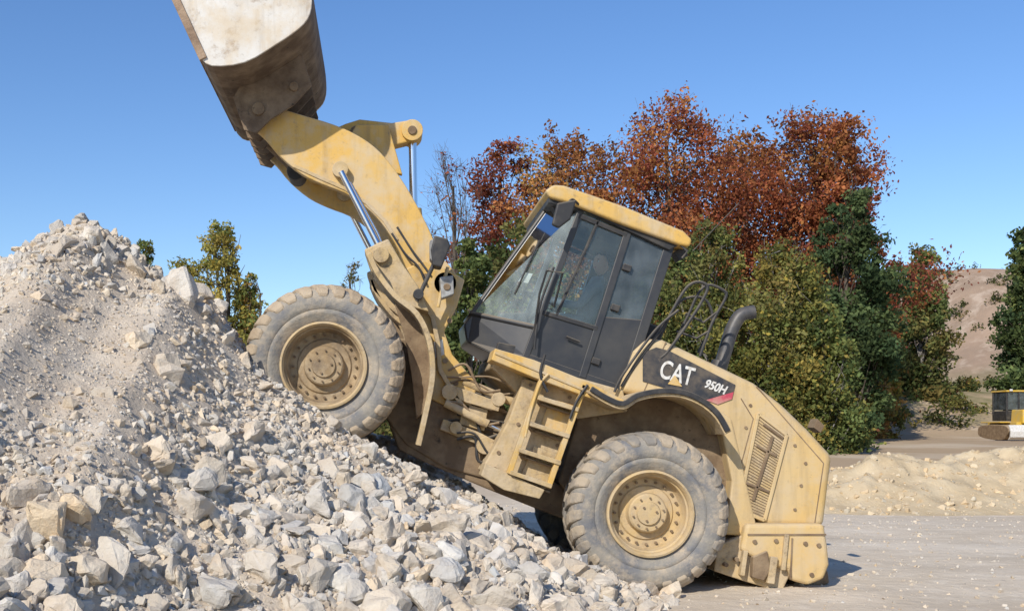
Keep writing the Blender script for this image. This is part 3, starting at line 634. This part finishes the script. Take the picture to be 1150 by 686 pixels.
skin_obj('body',[pel,wst,ch,nk,shl,ell,hal,shr,elr,har,hpl,knl,ftl,hpr,knr,ftr],[(0,1),(1,2),(2,3),(2,4),(4,5),(5,6),(2,7),(7,8),(8,9),(0,10),(10,11),(11,12),(0,13),(13,14),(14,15)],[.14,.14,.15,.06,.07,.05,.032,.07,.05,.032,.1,.075,.05,.1,.075,.05],M['shirt'])
for tg,h_,e2 in (('left',hal,ell),('right',har,elr)):
    d=(h_-e2).normalized(); V=[h_-d*.02,h_+d*.05];E=[(0,1)];Rr=[.03,.034]
    skin_obj('palm_'+tg,V,E,Rr,M['skin'])
    for k in range(4):
        s0=h_+d*.05+Vector((0,(k-1.5)*.019,0)); ln=[.028,.032,.030,.023][k]
        skin_obj('finger_%s_%d'%(tg,k),[s0,s0+d*ln,s0+d*ln*1.3+Vector((0,0,-ln)),s0+d*ln*.6+Vector((0,0,-ln*1.7))],[(0,1),(1,2),(2,3)],[.009,.009,.008,.007],M['skin'],sub=1)
    sgn=1 if tg=='left' else -1
    skin_obj('thumb_'+tg,[h_+d*.01,h_+d*.03+Vector((0,sgn*.035,-.01)),h_+d*.055+Vector((0,sgn*.04,-.03))],[(0,1),(1,2)],[.012,.011,.009],M['skin'],sub=1)
# head (faces forward, turned towards the near door)
up=(hd-nk).normalized(); fwd=Vector((-.75,-.62,.15)); fwd=(fwd-up*fwd.dot(up)).normalized(); side=up.cross(fwd)
bm=bmesh.new(); bmesh.ops.create_icosphere(bm,subdivisions=4,radius=1)
for v in bm.verts:
    f,s_,h_=v.co.y,v.co.x,v.co.z
    w=.078*(1-.22*max(0,-h_)); dd=.098; hh=.12
    ff_=f*dd
    if f>0:
        ff_*=1-.08*abs(h_)
        ff_+=.026*math.exp(-((s_/.16)**2+((h_+.12)/.2)**2))      # nose
        ff_-=.012*math.exp(-(((abs(s_)-.38)/.16)**2+((h_-.06)/.12)**2)) # eye sockets
        ff_+=.006*math.exp(-((s_/.3)**2+((h_+.48)/.07)**2)) # lips
        ff_+=.008*math.exp(-((s_/.3)**2+((h_+.8)/.15)**2)) # chin
    v.co=hd+fwd*ff_+side*(s_*w)+up*(h_*hh)
me=bpy.data.meshes.new('head'); bm.to_mesh(me); bm.free(); me.materials.append(M['skin']); me.polygons.foreach_set('use_smooth',[True]*len(me.polygons)); link(bpy.data.objects.new('head',me),DR)
def blob(name,c,sx,sy,sz,m,cut=None):
    bm=bmesh.new(); bmesh.ops.create_icosphere(bm,subdivisions=3,radius=1)
    if cut is not None: bmesh.ops.delete(bm,geom=[v for v in bm.verts if cut(v.co)],context='VERTS')
    for v in bm.verts: v.co=c+fwd*(v.co.y*sy)+side*(v.co.x*sx)+up*(v.co.z*sz)
    me=bpy.data.meshes.new(name); bm.to_mesh(me); bm.free(); me.materials.append(m); me.polygons.foreach_set('use_smooth',[True]*len(me.polygons)); link(bpy.data.objects.new(name,me),DR)
blob('hair_cap',hd+up*.012-fwd*.006,.086,.106,.124,M['hair'],lambda c:(c.y>.2 and c.z<.45) or c.z<-.35)
for s_ in (-1,1):
    blob('ear_%d'%s_,hd+side*.078*s_-up*.005,.012,.022,.032,M['skin']); blob('eye_%d'%s_,hd+side*.03*s_+up*.008+fwd*.082,.011,.008,.008,M['white']); blob('pupil_%d'%s_,hd+side*.03*s_+up*.008+fwd*.089,.005,.003,.005,M['hair']); blob('brow_%d'%s_,hd+side*.03*s_+up*.027+fwd*.088,.017,.006,.004,M['hair'])
blob('mouth',hd-up*.056+fwd*.089,.022,.006,.004,M['red'])
# ------------------------------------------------------------ background bulldozer
def box(name,c,s,m,parent,bev=.03,taper=None):
    V=[]
    for z in (-1,1):
        for y,x in ((-1,-1),(-1,1),(1,1),(1,-1)):
            k=1 if z<0 or not taper else taper
            V.append(Vector((c[0]+x*s[0]/2*k,c[1]+y*s[1]/2*k,c[2]+z*s[2]/2)))
    return pyobj(name,V,[[0,1,2,3],[4,7,6,5],[0,4,5,1],[1,5,6,2],[2,6,7,3],[3,7,4,0]],m,parent,bev)
BX,BY_=34.2,50.5; BZ=float(G(np.array([BX]),np.array([BY_]))[0])-.02
BD=empty('bulldozer',Vector((BX,BY_,BZ)))
def b3(x,y,z): return (BX+x,BY_+y,BZ+z)
Y2=mat('bright_yellow_paint',(0.65,0.42,0.05),(0.55,0.40,0.15),scale=2,rough=.5)
for s_ in (-1,1):
    pr=smoothpath([Vector((0,-1.3,.25)),Vector((0,-1.55,.5)),Vector((0,-1.3,.8)),Vector((0,0,.88)),Vector((0,1.3,.8)),Vector((0,1.55,.5)),Vector((0,1.3,.22)),Vector((0,0,.06)),Vector((0,-1.0,.06)),Vector((0,-1.3,.25))],4)
    n=len(pr)-1; V=[b3(s_*.95+dx,q_.y,q_.z) for dx in (-.25,.25) for q_ in pr[:-1]]
    pyobj('track_%d'%s_,V,[list(range(n)),list(range(2*n-1,n-1,-1))]+[[i,(i+1)%n,n+(i+1)%n,n+i] for i in range(n)],M['brown'],BD,.03)
    box('push_arm_%d'%s_,b3(s_*.75,-1.5,.55),(.12,1.4,.14),Y2,BD); box('track_guard_%d'%s_,b3(s_*.95,.2,1.0),(.55,2.0,.06),Y2,BD)
    box('cab_post_front_%d'%s_,b3(s_*.62,-.35,2.0),(.1,.1,1.3),M['blkm'],BD); box('cab_post_rear_%d'%s_,b3(s_*.62,1.0,2.0),(.1,.1,1.3),M['blkm'],BD); box('side_window_%d'%s_,b3(s_*.63,.32,2.15),(.02,1.25,.95),M['glassd'],BD,0); box('work_lamp_%d'%s_,b3(s_*.5,-.55,2.72),(.16,.1,.12),M['white'],BD)
box('chassis',b3(0,.1,.75),(1.3,2.9,.5),Y2,BD); box('engine_hood',b3(0,-.95,1.3),(.85,1.2,.75),Y2,BD,.06,.94); box('grille',b3(0,-1.56,1.28),(.62,.05,.55),M['blkm'],BD); box('cab_lower',b3(0,.35,1.35),(1.3,1.45,.55),M['blkm'],BD)
box('windscreen',b3(0,-.36,2.15),(1.15,.03,.95),M['glassd'],BD,0); box('windscreen_divider',b3(0,-.40,2.15),(.07,.05,.95),M['blkm'],BD,0); box('rear_window',b3(0,1.02,2.15),(1.15,.03,.95),M['glassd'],BD,0); box('cab_roof',b3(0,.32,2.68),(1.4,1.6,.09),Y2,BD,.03); tube3('exhaust',[b3(.25,-.9,1.6),b3(.25,-.9,2.35)],.05,M['blkm'],BD)
box('operator_seat',b3(0,.6,1.8),(.5,.3,.6),M['seat'],BD,.05)
bl=[(-2.0,.08),(-2.22,.25),(-2.25,.6),(-2.15,.85),(-2.05,1.0),(-1.98,1.0),(-2.08,.8),(-2.15,.55),(-2.12,.28),(-1.95,.08)]; n=len(bl)
pyobj('blade',[b3(s_*1.45,y,z*.85) for s_ in (-1,1) for y,z in bl],[list(range(n)),list(range(2*n-1,n-1,-1))]+[[i,(i+1)%n,n+(i+1)%n,n+i] for i in range(n)],M['white'],BD,.01)
# ------------------------------------------------------------ trees
def limb(V,F,a,b,ra,rb,r,seg=5,bend=.12,n=4):
    a=Vector(a);b=Vector(b); L_=(b-a).length; off=Vector((r.uniform(-1,1),r.uniform(-1,1),r.uniform(-.3,.6)))*L_*bend
    pts=[a.lerp(b,i/n)+off*math.sin(math.pi*i/n) for i in range(n+1)]; base=len(V)
    for i,p_ in enumerate(pts):
        d=(pts[min(i+1,n)]-pts[max(i-1,0)]).normalized(); x=d.orthogonal().normalized(); y=d.cross(x); rr=ra+(rb-ra)*i/n
        for k in range(seg):
            t=2*math.pi*k/seg; V.append((p_+x*rr*math.cos(t)+y*rr*math.sin(t))[:])
    for i in range(n):
        for k in range(seg): F.append([base+i*seg+k,base+i*seg+(k+1)%seg,base+(i+1)*seg+(k+1)%seg,base+(i+1)*seg+k])
    return pts
def leaves(ctr,rad,count,size,pal,g,squash=.8,droop=0,gain=1.0):
    n=len(ctr)
    # sprays of several sizes around each limb end, from dense ones to thin stray twigs
    k=9; d=g.normal(size=(n*k,3)); d/=np.linalg.norm(d,axis=1)[:,None]; rp=np.repeat(rad,k)
    sub=np.repeat(ctr,k,0)+d*(rp*g.uniform(.15,1.2,n*k))[:,None]*np.array([1,1,squash]); sr=rp*g.uniform(.28,.72,n*k); par=np.repeat(np.arange(n),k)
    w=sr**1.8; idx=g.choice(n*k,count,p=w/w.sum())
    d=g.normal(size=(count,3)); d/=np.linalg.norm(d,axis=1)[:,None]
    rr=sr[idx]*g.uniform(.05,1,count)**.6*(1+.22*np.abs(g.normal(size=count)))
    p=sub[idx]+d*rr[:,None]*np.array([1,1,squash]); p[:,2]-=droop*g.uniform(0,1,count)**2*rad[par[idx]]
    a=g.normal(size=(count,3)); a/=np.linalg.norm(a,axis=1)[:,None]; b=g.normal(size=(count,3)); b-=a*(a*b).sum(1)[:,None]; b/=np.linalg.norm(b,axis=1)[:,None]
    s=size*g.uniform(.5,1.3,count)[:,None]; a=a*s; b=b*s*.62
    V=np.stack([p-a,p+b*.9-a*.1,p+a,p-b],1).reshape(-1,3); F=np.arange(4*count).reshape(-1,4)
    pal=np.array(pal); cc=g.integers(0,len(pal),n); ci=np.where(g.uniform(0,1,count)<.6,cc[par[idx]],g.integers(0,len(pal),count))
    br=(g.uniform(.68,1.25,n)[par[idx]]*g.uniform(.75,1.22,n*k)[idx]*g.uniform(.8,1.2,count))[:,None]; c=pal[ci]*br*gain
    return V,F,np.repeat(c,4,0)
GAIN=1.6
def tree(name,u,dist,vtop,wpx,pal,seed,nl=12000,ls=.16,cb=.3,shape='round',nc=34,droop=0,crad=.19,base=None,birch=False,bare=0,gain=1):
    r=random.Random(seed); g=np.random.default_rng(seed); y=dist-D; x=(u-U0)/1276*dist; z0=float(G(np.array([x]),np.array([y]))[0]) if base is None else base
    ztop=HC+(V0-vtop)/1276*dist; h=ztop-z0; W=wpx/1276*dist/2
    T=empty(name,Vector((x,y,z0))); V=[];F=[]
    trunk=limb(V,F,(x,y,z0-.2),(x+r.uniform(-.3,.3),y,z0+h*.86),.018*h,.004*h,r,8,.02,8)
    C=[];RD=[]
    for i in range(nc):
        t=cb+(1-cb)*((i+.5)/nc)
        if shape=='round': prof_=math.sin(math.pi*min(1,(t-cb)/(1-cb)*.86+.13))**.6
        elif shape=='cone': prof_=(1-(t-cb)/(1-cb))**.75*.95+.08
        else: prof_=math.sin(math.pi*min(1,(t-cb)/(1-cb)*.75+.22))**.8
        a=i*2.399+r.uniform(-.5,.5); q_=math.sqrt(r.uniform(.12,1))*prof_
        rad=W*crad*2*r.uniform(.6,1.25)*(.55+.45*prof_)
        c=Vector((x+math.cos(a)*q_*(W-rad*.7),y+math.sin(a)*q_*(W-rad*.7),z0+t*h-rad*.9))
        C.append(c);RD.append(rad)
        ti=max(0,min(1,(t-.16-.25*q_)/.86)); k=int(ti*8); st=trunk[min(k,8)]
        pp=limb(V,F,st,c,.005*h*(1-t*.6)+.01,.012,r,5,.12,4)
        for j in range(3 if not bare else 9):
            e=c+Vector((r.gauss(0,1),r.gauss(0,1),r.gauss(.3,.8)))*rad*.6; m_=pp[r.choice([2,3,4])]
            p2=limb(V,F,m_,e,.016,.006,r,3,.15,2)
            if bare:
                for _ in range(4): limb(V,F,p2[r.choice([1,2])],e+Vector((r.gauss(0,1),r.gauss(0,1),r.gauss(.5,.8)))*rad*.6,.010,.004,r,3,.15,2)
    np_mesh('trunk',V,F,M['birchbark'] if birch else M['bark'],T)
    if nl:
        LV,LF,LC=leaves(np.array([c[:] for c in C]),np.array(RD),nl,ls,pal,g,.85,droop,GAIN*gain); np_mesh('foliage',LV,LF,M['leaf'],T,col=LC)
M['birchbark']=mat('birch_bark',(0.26,0.24,0.22),(0.08,0.07,0.06),scale=3,rough=.9,t1=(.45,.55))
red=[(.19,.058,.034),(.22,.072,.034),(.15,.046,.030),(.25,.095,.04),(.13,.043,.030)]
rust=[(.25,.105,.042),(.29,.135,.046),(.21,.08,.035),(.16,.072,.035)]
orange=[(.31,.175,.058),(.26,.13,.045),(.22,.145,.05),(.17,.105,.042)]
grn=[(.075,.10,.036),(.095,.12,.042),(.06,.08,.03),(.12,.135,.045)]
dkg=[(.045,.07,.032),(.06,.085,.037),(.037,.055,.027),(.075,.10,.04)]
yg=[(.165,.165,.05),(.12,.135,.042),(.20,.185,.055),(.095,.115,.036),(.23,.18,.05)]
yel=[(.30,.23,.05),(.23,.185,.045),(.17,.16,.042)]
oli=[(.145,.135,.048),(.12,.115,.042),(.18,.14,.048),(.09,.095,.035)]
tree('oak_tree',752,62,103,262,red+rust,1,48000,.115,.2,nc=66,crad=.18)
tree('oak_tree',908,64,116,228,red+rust[:2],2,44000,.115,.2,nc=58,crad=.18)
tree('oak_tree',640,63,138,205,orange+rust+rust,3,34000,.115,.2,nc=52,crad=.18)
tree('oak_tree',565,66,150,140,red,4,16000,.12,.2,nc=32,crad=.175)
tree('oak_tree',836,70,136,200,rust,5,22000,.14,.2,nc=38)
tree('oak_tree',945,61,130,105,rust+red,15,14000,.12,.3,nc=28)
tree('bare_tree',505,58,162,90,red,6,900,.08,.22,nc=26,bare=1)
tree('bare_tree',395,60,285,50,oli,36,900,.09,.2,nc=12,bare=1)
tree('spruce_tree',955,55,210,125,dkg,7,24000,.12,.1,'round',nc=46,crad=.18)
tree('birch_tree',800,48,240,145,yg+grn+oli,8,24000,.095,.05,'egg',nc=42,droop=.8,birch=True,crad=.18)
tree('birch_tree',878,46,266,155,yg+yg+yel+oli,9,30000,.095,.03,'egg',nc=50,droop=.8,birch=True,crad=.18)
tree('birch_tree',925,45,330,95,yg+grn,10,15000,.095,.03,'egg',nc=34,droop=.8,birch=True)
tree('birch_tree',1035,76,270,84,grn+oli,11,15000,.15,.03,'cone',nc=42,droop=.7,birch=True)
tree('larch_tree',985,60,330,70,yel+orange+oli,12,12000,.12,.03,'egg',nc=32)
tree('green_tree',750,52,262,145,grn+oli,13,15000,.13,.05,'round',nc=38)
tree('green_tree',530,45,264,92,grn,14,15000,.11,.03,'egg',nc=34)
tree('green_tree',590,56,240,145,grn+oli,16,12000,.14,.05,'round',nc=34)
tree('green_tree',1152,84,254,94,grn+dkg,17,18000,.17,.03,'cone',nc=50)
tree('green_tree',1200,86,240,120,dkg,18,8000,.22,.05,'cone',nc=34)
tree('red_maple_tree',1006,80,290,50,red,19,6000,.15,.1,'egg',nc=20)
tree('yellow_poplar_tree',247,30,244,92,yel+yg+yel,20,24000,.05,.02,'egg',nc=60,crad=.21,gain=1.1)
tree('yellow_poplar_tree',208,31,284,76,yel+yg,21,15000,.05,.02,'egg',nc=44,crad=.21,gain=1.1)
tree('yellow_poplar_tree',282,30,304,60,yg+yel+orange,22,13000,.05,.02,'egg',nc=40,crad=.21,gain=1.1)
tree('green_tree',163,34,262,60,grn+yg,23,12000,.055,.05,'egg',nc=36,crad=.2)
tree('green_tree',20,60,290,80,grn,24,6000,.12,.2,'round',nc=18)
# undergrowth thicket along the wood edge
g=np.random.default_rng(50); n=150; dd_=g.uniform(44,60,n); uu=g.uniform(380,985,n); xx=(uu-U0)/1276*dd_; yy=dd_-D; rd=g.uniform(.5,1.3,n)*np.where(uu>900,.7,1.2)
n2=36; d2=g.uniform(68,80,n2); u2=g.uniform(985,1110,n2); xx=np.r_[xx,(u2-U0)/1276*d2]; yy=np.r_[yy,d2-D]; rd=np.r_[rd,g.uniform(.3,.9,n2)]
cc=np.stack([xx,yy,G(xx,yy)+rd*.4],1); LV,LF,LC=leaves(cc,rd,46000,.115,oli+grn+yg+[(.12,.05,.03)],g,.8,0,1.25); np_mesh('shrub_thicket',LV,LF,M['leaf'],None,col=LC)
n=60; dd_=g.uniform(72,90,n); uu=g.uniform(420,1000,n); xx=(uu-U0)/1276*dd_; yy=dd_-D; rd=g.uniform(2,3.6,n)
cc=np.stack([xx,yy,G(xx,yy)*.5+rd*g.uniform(.4,1.5,n)],1); LV,LF,LC=leaves(cc,rd,32000,.30,dkg+grn+oli,g,1.0); np_mesh('distant_woodland',LV,LF,M['leaf'],None,col=LC)
# hillside scrub
n=70; dd_=g.uniform(88,130,n); uu=g.uniform(1020,1150,n); xx=(uu-U0)/1276*dd_; yy=dd_-D; rd=g.uniform(.3,.8,n)
cc=np.stack([xx,yy,G(xx,yy)+rd*.2],1); LV,LF,LC=leaves(cc,rd,4000,.13,oli+grn,g,.8); np_mesh('hillside_scrub',LV,LF,M['leaf'],None,col=LC)
# ------------------------------------------------------------ light, sky, camera
sunto=Vector((-.46,-.74,.60)).normalized()
sl=bpy.data.lights.new('sun','SUN'); sl.energy=4.5; sl.angle=math.radians(.5); sl.color=(1,.945,.85)
so=bpy.data.objects.new('sun',sl); scene.collection.objects.link(so); so.rotation_euler=(-sunto).to_track_quat('-Z','Y').to_euler(); so.location=(-10,-15,15)
w=bpy.data.worlds.new('World'); scene.world=w; w.use_nodes=True; nt=w.node_tree; nt.nodes.clear()
o=nt.nodes.new('ShaderNodeOutputWorld'); b=nt.nodes.new('ShaderNodeBackground'); s=nt.nodes.new('ShaderNodeTexSky'); s.sky_type='NISHITA'; s.sun_disc=False
s.sun_elevation=math.asin(sunto.z); s.sun_rotation=math.atan2(sunto.x,sunto.y)%(2*math.pi); s.altitude=300; s.air_density=1.0; s.dust_density=.4; s.ozone_density=2.7
hs=nt.nodes.new('ShaderNodeHueSaturation'); hs.inputs['Hue'].default_value=.508; hs.inputs['Saturation'].default_value=1.2; hs.inputs['Value'].default_value=1.08
b.inputs[1].default_value=.145; nt.links.new(s.outputs[0],hs.inputs['Color']); nt.links.new(hs.outputs[0],b.inputs[0]); nt.links.new(b.outputs[0],o.inputs[0])
cd=bpy.data.cameras.new('camera'); co=bpy.data.objects.new('camera',cd); scene.collection.objects.link(co); scene.camera=co
co.location=(0,-D,HC); co.rotation_euler=(math.radians(90),0,0); cd.sensor_width=36; cd.lens=36*S*D/1150; cd.shift_x=(575-U0)/1150; cd.shift_y=(V0-343)/1150; cd.clip_end=6000; cd.clip_start=.1
scene.view_settings.view_transform='Standard'; scene.view_settings.look='None'; scene.view_settings.exposure=0
